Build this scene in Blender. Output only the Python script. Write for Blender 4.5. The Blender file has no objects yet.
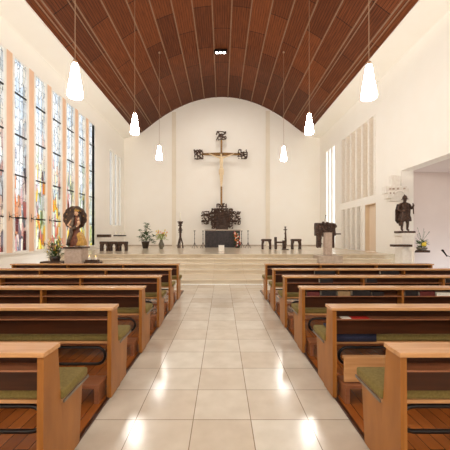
import bpy, bmesh, math, random
from mathutils import Vector, Matrix, noise
R = math.radians
PI = math.pi
random.seed(7)
scene = bpy.context.scene
COL = scene.collection
F = 297.0; EYE = 1.6; VX = 222.0; VY = 235.5

# ------------------------------------------------------------------ materials
def lin(c):
    out = []
    for v in c:
        v /= 255.0
        out.append(v/12.92 if v <= 0.04045 else ((v+0.055)/1.055)**2.4)
    return (*out, 1.0)

def base_mat(name):
    m = bpy.data.materials.new(name); m.use_nodes = True
    nt = m.node_tree; nt.nodes.clear()
    out = nt.nodes.new('ShaderNodeOutputMaterial')
    b = nt.nodes.new('ShaderNodeBsdfPrincipled')
    nt.links.new(b.outputs[0], out.inputs[0])
    return m, nt, b, out

def mat(name, c1, c2=None, scale=8.0, rough=0.6, bump=0.0, metal=0.0, stretch=(1,1,1), spec=0.5, detail=4, coat=0.0):
    m, nt, b, out = base_mat(name)
    N, L = nt.nodes, nt.links
    b.inputs['Roughness'].default_value = rough
    b.inputs['Metallic'].default_value = metal
    b.inputs['Specular IOR Level'].default_value = spec
    b.inputs['Coat Weight'].default_value = coat
    tc = N.new('ShaderNodeTexCoord'); mp = N.new('ShaderNodeMapping')
    mp.inputs['Scale'].default_value = stretch
    L.new(tc.outputs['Object'], mp.inputs[0])
    nz = N.new('ShaderNodeTexNoise'); nz.inputs['Scale'].default_value = scale; nz.inputs['Detail'].default_value = detail
    L.new(mp.outputs[0], nz.inputs['Vector'])
    rp = N.new('ShaderNodeValToRGB')
    rp.color_ramp.elements[0].position = 0.3; rp.color_ramp.elements[1].position = 0.7
    rp.color_ramp.elements[0].color = lin(c1); rp.color_ramp.elements[1].color = lin(c2 or c1)
    L.new(nz.outputs[0], rp.inputs[0]); L.new(rp.outputs[0], b.inputs['Base Color'])
    if bump:
        bp = N.new('ShaderNodeBump'); bp.inputs['Strength'].default_value = bump; bp.inputs['Distance'].default_value = 0.02
        L.new(nz.outputs[0], bp.inputs['Height']); L.new(bp.outputs[0], b.inputs['Normal'])
    return m

def tile_mat(name, c1, c2, mortar, w, h, off=(0,0,0), offset=0.0, rough=0.2, msize=0.004, coordz=False, noise_amt=0.5, stretch=(1.5,1.5,1.5)):
    m, nt, b, out = base_mat(name)
    N, L = nt.nodes, nt.links
    tc = N.new('ShaderNodeTexCoord'); mp = N.new('ShaderNodeMapping')
    mp.inputs['Location'].default_value = off
    L.new(tc.outputs['Object'], mp.inputs[0])
    br = N.new('ShaderNodeTexBrick'); br.offset = offset; br.squash = 1
    br.inputs['Scale'].default_value = 1; br.inputs['Brick Width'].default_value = w; br.inputs['Row Height'].default_value = h
    br.inputs['Mortar Size'].default_value = msize; br.inputs['Mortar Smooth'].default_value = 0.1
    br.inputs['Color1'].default_value = lin(c1); br.inputs['Color2'].default_value = lin(c2); br.inputs['Mortar'].default_value = lin(mortar)
    L.new(mp.outputs[0], br.inputs['Vector'])
    nz = N.new('ShaderNodeTexNoise'); nz.inputs['Scale'].default_value = 3; nz.inputs['Detail'].default_value = 5
    mp2 = N.new('ShaderNodeMapping'); mp2.inputs['Scale'].default_value = stretch
    L.new(tc.outputs['Object'], mp2.inputs[0]); L.new(mp2.outputs[0], nz.inputs['Vector'])
    mx = N.new('ShaderNodeMixRGB'); mx.blend_type = 'MULTIPLY'; mx.inputs[0].default_value = noise_amt
    rp = N.new('ShaderNodeValToRGB'); rp.color_ramp.elements[0].position = .3; rp.color_ramp.elements[1].position = .7
    rp.color_ramp.elements[0].color = (.72,.68,.62,1); rp.color_ramp.elements[1].color = (1,1,1,1)
    L.new(nz.outputs[0], rp.inputs[0]); L.new(br.outputs['Color'], mx.inputs[1]); L.new(rp.outputs[0], mx.inputs[2])
    L.new(mx.outputs[0], b.inputs['Base Color'])
    b.inputs['Roughness'].default_value = rough
    return m

M = {}
M['wall'] = mat('warm_white_plaster', (248,243,234), (249,245,237), 1.5, .85)
M['wall_side'] = mat('side_plaster', (247,243,235), (248,245,238), 1.5, .85)
M['wall_shaded'] = mat('shaded_alcove_plaster', (224,212,207), (227,216,211), 1.5, .85)  # wall plaster darkened: the alcove's shadow tone is put into the colour
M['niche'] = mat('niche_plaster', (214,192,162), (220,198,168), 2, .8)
M['pilaster'] = mat('pilaster_stone', (234,224,206), (238,229,212), 2, .8)
M['white_stone'] = mat('white_carved_stone', (232,226,216), (242,238,230), 12, .7, .2)
M['pier'] = mat('salmon_pier_paint', (236,196,164), (240,202,172), 1.5, .75)
M['frame_white'] = mat('window_frame_white', (240,236,228), (246,242,236), 6, .5)
M['lead'] = mat('grey_lead', (96,96,100), (120,120,124), 20, .6)
M['iron'] = mat('dark_iron', (28,22,20), (44,36,32), 20, .45, 0, .6)
M['cord'] = mat('lamp_cord', (170,140,112), None, 8, .6)
M['bronze'] = mat('dark_bronze', (30,20,16), (98,70,54), 16, .5, .9, .2)
M['bronze_gold'] = mat('gilded_bronze', (88,62,36), (150,112,62), 18, .4, .5, .7)
M['bronze_dark'] = mat('black_bronze_relief', (12,6,8), (62,48,48), 7, .5, 1.0, .0)  # paler specks in the colour imitate highlights on the relief
M['corpus'] = mat('ivory_carving', (226,200,160), (238,216,180), 10, .5, .2)
M['stone'] = mat('pinkish_pedestal_stone', (176,154,138), (196,176,160), 14, .6, .2)
M['stone_grey'] = mat('beige_grey_stone', (178,160,144), (198,182,166), 10, .5, .1)
M['candle'] = mat('candle_wax', (248,242,226), (250,246,234), 6, .5)
M['leaf'] = mat('leaf_green', (38,66,28), (84,116,52), 12, .5)
M['leaf_light'] = mat('leaf_light_green', (120,140,60), (170,180,84), 12, .5)
M['pot'] = mat('dark_pot', (40,32,26), (64,50,40), 14, .4)
M['vase'] = mat('grey_green_vase', (82,76,62), (112,104,86), 14, .35)
M['yellow'] = mat('yellow_petals', (236,204,60), (246,222,96), 12, .6)
M['pink'] = mat('pink_petals', (226,150,140), (240,186,170), 12, .6)
M['orange'] = mat('orange_petals', (224,110,50), (238,150,80), 12, .6)
M['red'] = mat('red_petals', (176,38,40), (206,60,52), 12, .6)
M['white_petal'] = mat('white_petals', (240,236,226), (250,248,240), 12, .6)
M['pew_end'] = mat('pew_end_wood', (140,86,34), (166,108,50), 6, .4, 0, 0, (6,1.2,.35), .3, 8)
M['pew_rail'] = mat('pew_rail_wood', (184,132,84), (208,158,108), 6, .2, 0, 0, (.35,5,5), .5, 8)  # paler pew wood: the highlight on the top rails is in the colour
M['pew_back'] = mat('pew_back_wood', (54,25,8), (74,37,15), 6, .4, 0, 0, (.35,5,5), .3, 8)  # darker pew wood: shade within the pews is put into the colour
M['kneeler'] = mat('kneeler_wood', (134,82,52), (156,102,70), 6, .3, 0, 0, (.35,5,5), .5, 8)
M['cushion'] = mat('olive_cushion_fabric', (112,96,46), (132,114,60), 60, .9, .2)
M['navy'] = mat('navy_fabric', (34,36,58), (46,48,74), 60, .9, .2)
M['pipe'] = mat('black_enamel_pipe', (22,16,15), (30,22,20), 20, .3)
M['metal_edge'] = mat('dull_metal_strip', (120,112,100), (140,130,118), 10, .35, 0, .7)
M['cover_black'] = mat('black_book_cover', (22,18,20), (34,28,30), 30, .45)
M['cover_red'] = mat('maroon_book_cover', (84,26,26), (100,36,34), 30, .5)
M['cover_tan'] = mat('tan_book_cover', (140,112,76), (158,130,92), 30, .5)
M['paper'] = mat('paper_edges', (226,220,206), (236,232,220), 40, .7)
M['red_paper'] = mat('red_paper', (178,40,34), None, 30, .5)
M['door_wood'] = mat('pale_door', (226,206,182), (232,213,190), 6, .5, 0, 0, (4,4,.3))
M['statue_red'] = mat('faded_red_robe', (84,36,26), (130,78,52), 20, .55, .4)
M['statue_blue'] = mat('grey_blue_mantle', (70,58,50), (124,106,88), 14, .55, .4)
M['statue_gold'] = mat('gold_mantle', (170,124,52), (212,170,90), 20, .4, .4, .4)
M['skin'] = mat('painted_skin', (214,168,132), (224,180,146), 20, .5)
M['stone_step'] = tile_mat('travertine_steps', (238,226,206), (226,212,188), (190,172,146), 1.1, 4.0, (.3,0,0), 0, .22, .003, noise_amt=.5, stretch=(.5,3,3))
M['chancel'] = tile_mat('polished_travertine', (228,216,194), (220,205,180), (196,180,156), .9, .6, (0,0,0), 0, .18, .003)
M['tiles'] = tile_mat('limestone_tiles', (230,224,211), (216,203,185), (150,134,112), .5, .5, (.25,-.08,0), 0, .17, .004, noise_amt=.45)
M['parquet'] = tile_mat('brown_wood_planks', (176,104,48), (140,78,34), (66,34,16), .11, 1.6, (0,0,0), .37, .22, .003, stretch=(6,.5,1))
# wood planks run along Y: swap axes
def swap_planks(m):
    nt = m.node_tree
    br = [n for n in nt.nodes if n.type == 'TEX_BRICK'][0]
    mp = br.inputs['Vector'].links[0].from_node
    mp.inputs['Rotation'].default_value = (0,0,PI/2)
    br.inputs['Brick Width'].default_value = 1.6; br.inputs['Row Height'].default_value = .11
    br.offset = .37
swap_planks(M['parquet'])

def ceiling_mat():
    m, nt, b, out = base_mat('slatted_ceiling_wood')
    N, L = nt.nodes, nt.links
    uv = N.new('ShaderNodeUVMap'); uv.uv_map = 'UVMap'
    mp = N.new('ShaderNodeMapping'); L.new(uv.outputs[0], mp.inputs[0])
    br = N.new('ShaderNodeTexBrick'); br.offset = .5; br.inputs['Scale'].default_value = 1
    br.inputs['Brick Width'].default_value = 2.9; br.inputs['Row Height'].default_value = .88
    br.inputs['Mortar Size'].default_value = .018; br.inputs['Mortar Smooth'].default_value = .1
    br.inputs['Color1'].default_value = lin((116,62,32)); br.inputs['Color2'].default_value = lin((90,46,23)); br.inputs['Mortar'].default_value = lin((50,26,16))
    L.new(mp.outputs[0], br.inputs['Vector'])
    # fine slats along the length
    sx = N.new('ShaderNodeSeparateXYZ'); L.new(uv.outputs[0], sx.inputs[0])
    mul = N.new('ShaderNodeMath'); mul.operation = 'MULTIPLY'; mul.inputs[1].default_value = 1/.11
    L.new(sx.outputs[1], mul.inputs[0])
    fr = N.new('ShaderNodeMath'); fr.operation = 'FRACT'; L.new(mul.outputs[0], fr.inputs[0])
    gt = N.new('ShaderNodeMath'); gt.operation = 'GREATER_THAN'; gt.inputs[1].default_value = .2; L.new(fr.outputs[0], gt.inputs[0])
    rp0 = N.new('ShaderNodeMapRange'); rp0.inputs['To Min'].default_value = .5; rp0.inputs['To Max'].default_value = 1.0
    L.new(gt.outputs[0], rp0.inputs[0])
    nz = N.new('ShaderNodeTexNoise'); nz.inputs['Scale'].default_value = 5; nz.inputs['Detail'].default_value = 6
    mp2 = N.new('ShaderNodeMapping'); mp2.inputs['Scale'].default_value = (.3, 6, 1)
    L.new(uv.outputs[0], mp2.inputs[0]); L.new(mp2.outputs[0], nz.inputs['Vector'])
    mr = N.new('ShaderNodeMapRange'); mr.inputs['From Min'].default_value = .3; mr.inputs['From Max'].default_value = .7
    mr.inputs['To Min'].default_value = .72; mr.inputs['To Max'].default_value = 1.6
    L.new(nz.outputs[0], mr.inputs[0])
    m1 = N.new('ShaderNodeMath'); m1.operation = 'MULTIPLY'; L.new(rp0.outputs[0], m1.inputs[0]); L.new(mr.outputs[0], m1.inputs[1])
    mx = N.new('ShaderNodeVectorMath'); mx.operation = 'SCALE'
    L.new(br.outputs['Color'], mx.inputs[0]); L.new(m1.outputs[0], mx.inputs['Scale'])
    L.new(mx.outputs[0], b.inputs['Base Color'])
    b.inputs['Roughness'].default_value = .6
    b.inputs['Specular IOR Level'].default_value = .15
    return m
M['ceiling'] = ceiling_mat()
M['strip'] = mat('tan_ceiling_strip', (132,98,70), (146,110,80), 5, .5)

def glass_mat(name, seed, warm):
    m = bpy.data.materials.new(name); m.use_nodes = True
    nt = m.node_tree; nt.nodes.clear(); N, L = nt.nodes, nt.links
    out = N.new('ShaderNodeOutputMaterial')
    tr = N.new('ShaderNodeBsdfTransparent')
    gl = N.new('ShaderNodeBsdfGlossy'); gl.inputs['Roughness'].default_value = .2
    mixs = N.new('ShaderNodeMixShader'); mixs.inputs[0].default_value = .04
    L.new(tr.outputs[0], mixs.inputs[1]); L.new(gl.outputs[0], mixs.inputs[2]); L.new(mixs.outputs[0], out.inputs[0])
    tc = N.new('ShaderNodeTexCoord')
    mp = N.new('ShaderNodeMapping'); mp.inputs['Scale'].default_value = (1, 8, 2.0); mp.inputs['Location'].default_value = (0, seed*3.7, seed*1.3)
    L.new(tc.outputs['Object'], mp.inputs[0])
    vo = N.new('ShaderNodeTexVoronoi'); vo.inputs['Scale'].default_value = 1.0; vo.distance = 'CHEBYCHEV'
    L.new(mp.outputs[0], vo.inputs['Vector'])
    sep = N.new('ShaderNodeSeparateColor'); L.new(vo.outputs['Color'], sep.inputs[0])
    low = N.new('ShaderNodeValToRGB'); low.color_ramp.interpolation = 'CONSTANT'
    cols = warm
    els = low.color_ramp.elements
    els[0].position = 0; els[0].color = lin(cols[0])
    els[1].position = 1/len(cols); els[1].color = lin(cols[1])
    for i in range(2, len(cols)):
        e = els.new(i/len(cols)); e.color = lin(cols[i])
    L.new(sep.outputs[0], low.inputs[0])
    hi = N.new('ShaderNodeValToRGB'); hi.color_ramp.interpolation = 'CONSTANT'
    hc = [(250,252,254),(240,246,252),(253,253,250),(226,236,248),(250,248,242),(255,255,255),(214,222,230)]
    els = hi.color_ramp.elements
    els[0].position = 0; els[0].color = lin(hc[0]); els[1].position = 1/7; els[1].color = lin(hc[1])
    for i in range(2, 7):
        e = els.new(i/7); e.color = lin(hc[i])
    L.new(sep.outputs[1], hi.inputs[0])
    sx = N.new('ShaderNodeSeparateXYZ'); L.new(tc.outputs['Object'], sx.inputs[0])
    # colour zone: rises with a per-cell random offset
    ad = N.new('ShaderNodeMath'); ad.operation = 'MULTIPLY_ADD'; ad.inputs[1].default_value = 3.0
    L.new(sep.outputs[2], ad.inputs[0]); L.new(sx.outputs[2], ad.inputs[2])
    mr = N.new('ShaderNodeMapRange'); mr.inputs['From Min'].default_value = 3.6; mr.inputs['From Max'].default_value = 6.4
    L.new(ad.outputs[0], mr.inputs[0])
    mx = N.new('ShaderNodeMixRGB'); L.new(mr.outputs[0], mx.inputs[0]); L.new(low.outputs[0], mx.inputs[1]); L.new(hi.outputs[0], mx.inputs[2])
    ve = N.new('ShaderNodeTexVoronoi'); ve.feature = 'DISTANCE_TO_EDGE'; ve.inputs['Scale'].default_value = 1.0
    L.new(mp.outputs[0], ve.inputs['Vector'])
    gt = N.new('ShaderNodeMapRange'); gt.inputs['From Min'].default_value = .02; gt.inputs['From Max'].default_value = .05
    gt.inputs['To Min'].default_value = .45
    L.new(ve.outputs['Distance'], gt.inputs[0])
    sc = N.new('ShaderNodeVectorMath'); sc.operation = 'SCALE'; L.new(mx.outputs[0], sc.inputs[0]); L.new(gt.outputs[0], sc.inputs['Scale'])
    gm = N.new('ShaderNodeGamma'); gm.inputs[1].default_value = .5; L.new(sc.outputs[0], gm.inputs[0]); L.new(gm.outputs[0], tr.inputs['Color'])
    return m
WARM = [(246,200,60),(240,150,60),(250,232,150),(120,60,40),(226,232,190),(206,90,50),(250,240,214),(120,130,70)]
ROSE = [(196,120,110),(110,60,60),(236,206,190),(60,46,56),(220,150,110),(150,140,150),(244,224,200),(230,120,60)]
GREEN = [(170,190,110),(236,214,90),(110,140,90),(246,240,200),(200,210,180),(90,96,60),(250,226,120),(226,236,226)]
GL = [glass_mat('stained_glass_rose', 1, ROSE), glass_mat('stained_glass_rose_dark', 2, ROSE), glass_mat('stained_glass_amber', 3, WARM),
      glass_mat('stained_glass_gold', 4, WARM), glass_mat('stained_glass_mixed', 5, WARM), glass_mat('stained_glass_moss', 6, GREEN), glass_mat('stained_glass_green', 9, GREEN)]
def frosted(name, c):
    m = bpy.data.materials.new(name); m.use_nodes = True
    nt = m.node_tree; nt.nodes.clear()
    out = nt.nodes.new('ShaderNodeOutputMaterial'); tr = nt.nodes.new('ShaderNodeBsdfTransparent')
    tl = nt.nodes.new('ShaderNodeBsdfTranslucent'); mx = nt.nodes.new('ShaderNodeMixShader'); mx.inputs[0].default_value = .4
    tr.inputs[0].default_value = lin(c); tl.inputs[0].default_value = lin(c)
    nt.links.new(tr.outputs[0], mx.inputs[1]); nt.links.new(tl.outputs[0], mx.inputs[2]); nt.links.new(mx.outputs[0], out.inputs[0])
    return m
M['frosted'] = frosted('frosted_white_glass', (244,248,252))
M['frosted_grey'] = frosted('frosted_grey_glass', (205,203,200))

def emit(name, c, s):
    m = bpy.data.materials.new(name); m.use_nodes = True
    nt = m.node_tree; nt.nodes.clear()
    out = nt.nodes.new('ShaderNodeOutputMaterial'); e = nt.nodes.new('ShaderNodeEmission')
    e.inputs[0].default_value = c; e.inputs[1].default_value = s
    nt.links.new(e.outputs[0], out.inputs[0]); return m
LAMP = 62.0
M['lamp'] = emit('glowing_opal_glass', (1.0,.965,.90,1), LAMP)
M['spot'] = emit('spot_lens', (1,.95,.88,1), 14)
M['flame'] = emit('candle_flame', (1,.6,.2,1), 6)

# ------------------------------------------------------------------ mesh helpers
def link(o, parent=None, name=None):
    COL.objects.link(o)
    if parent: o.parent = parent
    return o

class MB:
    def __init__(s): s.bm = bmesh.new()
    def box(s, x0, x1, y0, y1, z0, z1, bev=0):
        r = bmesh.ops.create_cube(s.bm, size=1)
        vs = r['verts']
        bmesh.ops.scale(s.bm, vec=(abs(x1-x0), abs(y1-y0), abs(z1-z0)), verts=vs)
        bmesh.ops.translate(s.bm, vec=((x0+x1)/2, (y0+y1)/2, (z0+z1)/2), verts=vs)
        if bev:
            es = list({e for v in vs for e in v.link_edges})
            bmesh.ops.bevel(s.bm, geom=es, offset=bev, segments=2, affect='EDGES', profile=.5)
        return s
    def prism(s, pts, axis, a0, a1):
        # pts in the two other axes, extruded from a0 to a1 along the axis
        def mk(p, a):
            if axis == 'x': return (a, p[0], p[1])
            if axis == 'y': return (p[0], a, p[1])
            return (p[0], p[1], a)
        v0 = [s.bm.verts.new(mk(p, a0)) for p in pts]; v1 = [s.bm.verts.new(mk(p, a1)) for p in pts]
        n = len(pts)
        s.bm.faces.new(v0); s.bm.faces.new(v1[::-1])
        for i in range(n): s.bm.faces.new((v0[i], v1[i], v1[(i+1)%n], v0[(i+1)%n]))
        return s
    def lathe(s, prof, c=(0,0,0), seg=16, sx=1, sy=1):
        rings = []
        for r, z in prof:
            rings.append([s.bm.verts.new((c[0]+r*math.cos(2*PI*i/seg)*sx, c[1]+r*math.sin(2*PI*i/seg)*sy, c[2]+z)) for i in range(seg)])
        for a, b in zip(rings, rings[1:]):
            for i in range(seg): s.bm.faces.new((a[i], a[(i+1)%seg], b[(i+1)%seg], b[i]))
        s.bm.faces.new(rings[0][::-1]); s.bm.faces.new(rings[-1])
        return s
    def tube(s, pts, r, seg=6, closed=False):
        pts = [Vector(p) for p in pts]; n = len(pts)
        rr = r if isinstance(r, (list, tuple)) else [r]*n
        rings = []; up = None
        for i, p in enumerate(pts):
            if closed: d = pts[(i+1)%n]-pts[(i-1)%n]
            else: d = pts[min(i+1,n-1)]-pts[max(i-1,0)]
            d.normalize()
            if up is None: up = Vector((0,0,1)) if abs(d.z) < .9 else Vector((1,0,0))
            a = d.cross(up)
            if a.length < 1e-4: a = d.cross(Vector((0,1,0)))
            a.normalize(); b = d.cross(a); up = -b if b.dot(up) < 0 else b
            b = a.cross(d)
            rings.append([s.bm.verts.new(p + (a*math.cos(2*PI*k/seg)+b*math.sin(2*PI*k/seg))*rr[i]) for k in range(seg)])
        pairs = list(zip(rings, rings[1:])) + ([(rings[-1], rings[0])] if closed else [])
        for A, B in pairs:
            for k in range(seg): s.bm.faces.new((A[k], A[(k+1)%seg], B[(k+1)%seg], B[k]))
        if not closed:
            s.bm.faces.new(rings[0][::-1]); s.bm.faces.new(rings[-1])
        return s
    def ball(s, c, r, sub=2, rot=None):
        r3 = r if isinstance(r, (list, tuple)) else (r, r, r)
        mt = Matrix.Translation(c) @ (rot.to_4x4() if rot else Matrix.Identity(4)) @ Matrix.Diagonal((*r3, 1))
        bmesh.ops.create_icosphere(s.bm, subdivisions=sub, radius=1, matrix=mt)
        return s
    def leaf(s, p, d, ln, w):
        p = Vector(p); d = Vector(d).normalized()
        a = d.cross(Vector((0,0,1)));  a = a.normalized() if a.length > 1e-3 else Vector((1,0,0))
        nrm = a.cross(d)*ln*.12
        q = [p, p+d*ln*.4+a*w/2+nrm, p+d*ln, p+d*ln*.4-a*w/2+nrm]
        t = d.cross(a)*.004
        A = [s.bm.verts.new(v) for v in q]; B = [s.bm.verts.new(v+t) for v in q]
        s.bm.faces.new(A); s.bm.faces.new(B[::-1])
        for i in range(4): s.bm.faces.new((A[i], B[i], B[(i+1)%4], A[(i+1)%4]))
        return s
    def jitter(s, amt, freq=6):
        for v in s.bm.verts:
            n = noise.noise_vector(v.co*freq); v.co += n*amt
        return s
    def build(s, name, m, parent=None, smooth=False):
        bmesh.ops.recalc_face_normals(s.bm, faces=s.bm.faces)
        me = bpy.data.meshes.new(name); s.bm.to_mesh(me); s.bm.free()
        me.materials.append(m)
        if smooth:
            for p in me.polygons: p.use_smooth = True
        o = bpy.data.objects.new(name, me)
        return link(o, parent)

def thing(name, label, cat, loc=(0,0,0), rz=0, group=None):
    o = bpy.data.objects.new(name, None); link(o)
    o.location = loc; o.rotation_euler = (0,0,rz); o.empty_display_size = .1
    o['label'] = label; o['category'] = cat
    if group: o['group'] = group
    return o
def tag(o, label, cat, group=None):
    o['label'] = label; o['category'] = cat
    if group: o['group'] = group
    return o
def struct(name, mb, m, parent=None):
    o = mb.build(name, m, parent)
    if not parent: o['kind'] = 'structure'
    return o
def dup(root, loc, label, rz=None, group=None):
    r = root.copy(); link(r); r.location = loc; r['label'] = label
    if rz is not None: r.rotation_euler = (0,0,rz)
    if group: r['group'] = group
    for ch in list(root.children):
        c = ch.copy(); link(c, r)
        for g in ch.children:
            d = g.copy(); link(d, c)
    return r
def skin(name, verts, edges, m, parent, sub=2):
    """verts: list of (x,y,z,r). one continuous skinned body"""
    me = bpy.data.meshes.new(name)
    me.from_pydata([v[:3] for v in verts], edges, [])
    me.materials.append(m)
    o = bpy.data.objects.new(name, me); link(o, parent)
    md = o.modifiers.new('Skin', 'SKIN')
    sv = me.skin_vertices
    if not sv: 
        bpy.context.view_layer.objects.active = o
        me.skin_vertices
    lay = me.skin_vertices[0].data
    for i, v in enumerate(verts):
        r = v[3]
        lay[i].radius = r if isinstance(r, tuple) else (r, r)
        lay[i].use_root = (i == 0)
    md.use_smooth_shade = True
    sb = o.modifiers.new('Sub', 'SUBSURF'); sb.levels = sub; sb.render_levels = sub
    return o

# ------------------------------------------------------------------ room shell
XW = 7.3; YB = 22.1; YR = -5.0; ZC = .82
YS = 12.4
WT = 9.2
struct('floor', MB().box(-7.6, 10.8, YR, 9.72, -.2, 0), M['tiles'])
struct('floor_left', MB().box(-5.30, -1.13, 1.2, 8.6, .0, .02), M['parquet'])
struct('floor_right', MB().box(1.13, 5.30, 1.2, 8.6, .0, .02), M['parquet'])
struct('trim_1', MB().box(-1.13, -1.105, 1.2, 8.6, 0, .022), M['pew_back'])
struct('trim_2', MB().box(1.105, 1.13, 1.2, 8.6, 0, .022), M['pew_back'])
steps = [(9.70, .165, 7.3), (11.0, .33, 6.75), (11.45, .495, 6.8), (11.9, .66, 6.85)]
yn = [s[0] for s in steps[1:]] + [YS]
for i, (y, z, hw) in enumerate(steps):
    mb = MB()
    mb.box(-hw, hw, y+.06, yn[i]+.06, 0 if i == 0 else steps[i-1][1]-.02, z-.05)
    mb.box(-hw, hw, y, yn[i]+.06, z-.05, z, .006)
    struct('chancel_step', mb, M['stone_step'])
mb = MB(); mb.box(-XW, XW, YS+.06, YB+.2, 0, ZC-.05); mb.box(-XW, XW, YS, YB+.2, ZC-.05, ZC)
struct('chancel_floor', mb, M['chancel'])

# back wall, with the pilaster strips and a skirting
def zc(x):
    x = abs(x); z = 11.9 - x*x/13.3
    if x > 5.4: z += .16*((x-5.4)/.9)**2
    return z
pts = [(-7.6,0),(7.6,0),(7.6,9.0)] + [(x, zc(x)+.1) for x in [6.3-i*.3 for i in range(43)]] + [(-7.6,9.0)]
struct('wall_back', MB().prism(pts, 'y', YB, YB+.3), M['wall'])
mb = MB()
for x0, x1 in ((-3.72,-3.42),(3.25,3.55)):
    mb.box(x0, x1, YB-.06, YB, ZC, zc(x0 if x0 > 0 else x1)-.25)
struct('trim_3', mb, M['pilaster'])
struct('baseboard_back', MB().box(-XW, XW, YB-.03, YB, ZC, ZC+.09), M['stone_grey'])

# ceiling
NX = 48; prof = []
for i in range(NX+1):
    x = -6.3 + 12.6*i/NX; prof.append((x, zc(x)))
arc = [0]
for a, b in zip(prof, prof[1:]): arc.append(arc[-1]+math.dist(a, b))
mid = arc[NX//2]
bm = bmesh.new(); uvl = bm.loops.layers.uv.new('UVMap')
rows = []
YY = [YR-.2, 4, 10, 16, YB+.05]
for y in YY: rows.append([bm.verts.new((x, y, z)) for x, z in prof])
for j in range(len(YY)-1):
    for i in range(NX):
        f = bm.faces.new((rows[j][i], rows[j][i+1], rows[j+1][i+1], rows[j+1][i]))
        for lp, (jj, ii) in zip(f.loops, ((j,i),(j,i+1),(j+1,i+1),(j+1,i))):
            lp[uvl].uv = (YY[jj]+30.2, arc[ii]-mid+.44+8.8)
me = bpy.data.meshes.new('ceiling'); bm.to_mesh(me); bm.free(); me.materials.append(M['ceiling'])
for p in me.polygons: p.use_smooth = True
ceil = bpy.data.objects.new('ceiling', me); link(ceil); ceil['kind'] = 'structure'
so = ceil.modifiers.new('S', 'SOLIDIFY'); so.thickness = .2; so.offset = 1
if me.polygons[0].normal.z > 0: so.offset = 1
else: so.offset = -1
def at_arc(s):
    s += mid
    for i in range(NX):
        if arc[i] <= s <= arc[i+1]:
            t = (s-arc[i])/(arc[i+1]-arc[i])
            a, b = Vector(prof[i]), Vector(prof[i+1]); p = a.lerp(b, t); d = (b-a).normalized()
            return p, d
k = -8
strips = [(.44+.88*k, w) for k in range(-8, 8) for w in (.028,)]
for s, w in strips:
    if abs(s) > mid-.15: continue
    p, d = at_arc(s); n = Vector((d.y, -d.x))
    if n.y > 0: n = -n
    q = [p-d*w, p+d*w, p+d*w+n*.03, p-d*w+n*.03]
    MB().prism([tuple(v) for v in q], 'y', YR, YB).build('strip', M['strip'], ceil)
    if abs(s) > 5.0:
        sg = 1 if s > 0 else -1
        p, d = at_arc(s+sg*.16)
        q = [p-d*.02, p+d*.02, p+d*.02+n*.03, p-d*.02+n*.03]
        MB().prism([tuple(v) for v in q], 'y', YR, YB).build('strip', M['strip'], ceil)
# white coves between the vault and the walls
for nm, s in (('trim_4', -1), ('trim_5', 1)):
    q = [(s*6.27, zc(6.3)-.03), (s*7.32, 8.82), (s*7.62, 8.82), (s*7.62, 9.5), (s*6.27, 9.5)]
    struct(nm, MB().prism(q, 'y', YR, YB), M['wall_side'])

# left wall with window openings
SILL = 1.0; HEAD = 7.93
wins = [(9.25+1.175*i-1.175, 9.94+1.175*i-1.175) for i in range(0, 8)]
wins[0] = (8.07, 8.76)
slitsL = [(19.36, 19.9), (20.24, 20.72), (21.02, 21.42)]
mb = MB()
X0, X1 = -7.45, -7.3
mb.box(X0, X1, YR, 8.07, 0, 9.0)
mb.box(X0, X1, 8.07, wins[-1][1], 0, SILL)
mb.box(X0, X1, 8.07, wins[-1][1], HEAD, 9.0)
mb.box(X0, X1, wins[-1][1], slitsL[0][0], 0, 9.0)
mb.box(X0, X1, slitsL[0][0], slitsL[-1][1], 0, 2.3)
mb.box(X0, X1, slitsL[0][0], slitsL[-1][1], 7.2, 9.0)
for a, b in zip(slitsL, slitsL[1:]): mb.box(X0, X1, a[1], b[0], 2.3, 7.2)
mb.box(X0, X1, slitsL[-1][1], YB+.1, 0, 9.0)
struct('wall_left', mb, M['wall_side'])
mb = MB()
for a, b in zip(wins, wins[1:]): mb.box(X0, X1+.01, a[1]+.07, b[0]-.07, SILL, HEAD)
struct('trim_6', mb, M['pier'])
struct('trim_7', MB().box(-7.34, -7.22, YR, 17.1, SILL-.06, SILL), M['white_stone'])
gmap = [0, 1, 0, 2, 3, 4, 5, 6]
for i, (y0, y1) in enumerate(wins):
    w = bpy.data.objects.new('window_%d' % (i+1), None); link(w); w.location = (-7.335, (y0+y1)/2, SILL); w['kind'] = 'structure'
    cy, cz = (y0+y1)/2, SILL
    hw = (y1-y0)/2; H = HEAD-SILL
    # glass: keeps its mesh in world-sized coordinates for the pattern
    g = MB().box(-.004, .004, -hw, hw, SILL, HEAD).build('stained_glass', GL[gmap[i]-0 if i else 0], w); g.location = (0, 0, -SILL)
    f = MB()
    t = .05
    f.box(-.11, .06, -hw-.09, -hw, 0, H); f.box(-.11, .06, hw, hw+.09, 0, H); f.box(-.03, .05, -hw, hw, 0, .05); f.box(-.03, .05, -hw, hw, H-t, H)
    f.build('window_frame', M['frame_white'], w)
    for z in (2.24, 3.76, 5.2, 6.67):
        MB().box(-.02, .03, -hw, hw, z-SILL-.024, z-SILL+.024).build('bar', M['iron'], w)
    fine = MB()
    rr = random.Random(i)
    for z in [SILL+.35+.32*k for k in range(21)]:
        fine.box(.004, .012, -hw, hw, z-SILL-.004, z-SILL+.004)
    for yy in (-.08+rr.uniform(-.05,.05), .12+rr.uniform(-.04,.04)):
        fine.box(.006, .014, yy-.004, yy+.004, 0, H)
    fine.build('lead_lines', M['lead'], w)
for i, (y0, y1) in enumerate(slitsL):
    w = MB().box(-7.42, -7.41, y0, y1, 2.3, 7.2).build('window_%d' % (9+i), M['frosted_grey']); w['kind'] = 'structure'

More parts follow.
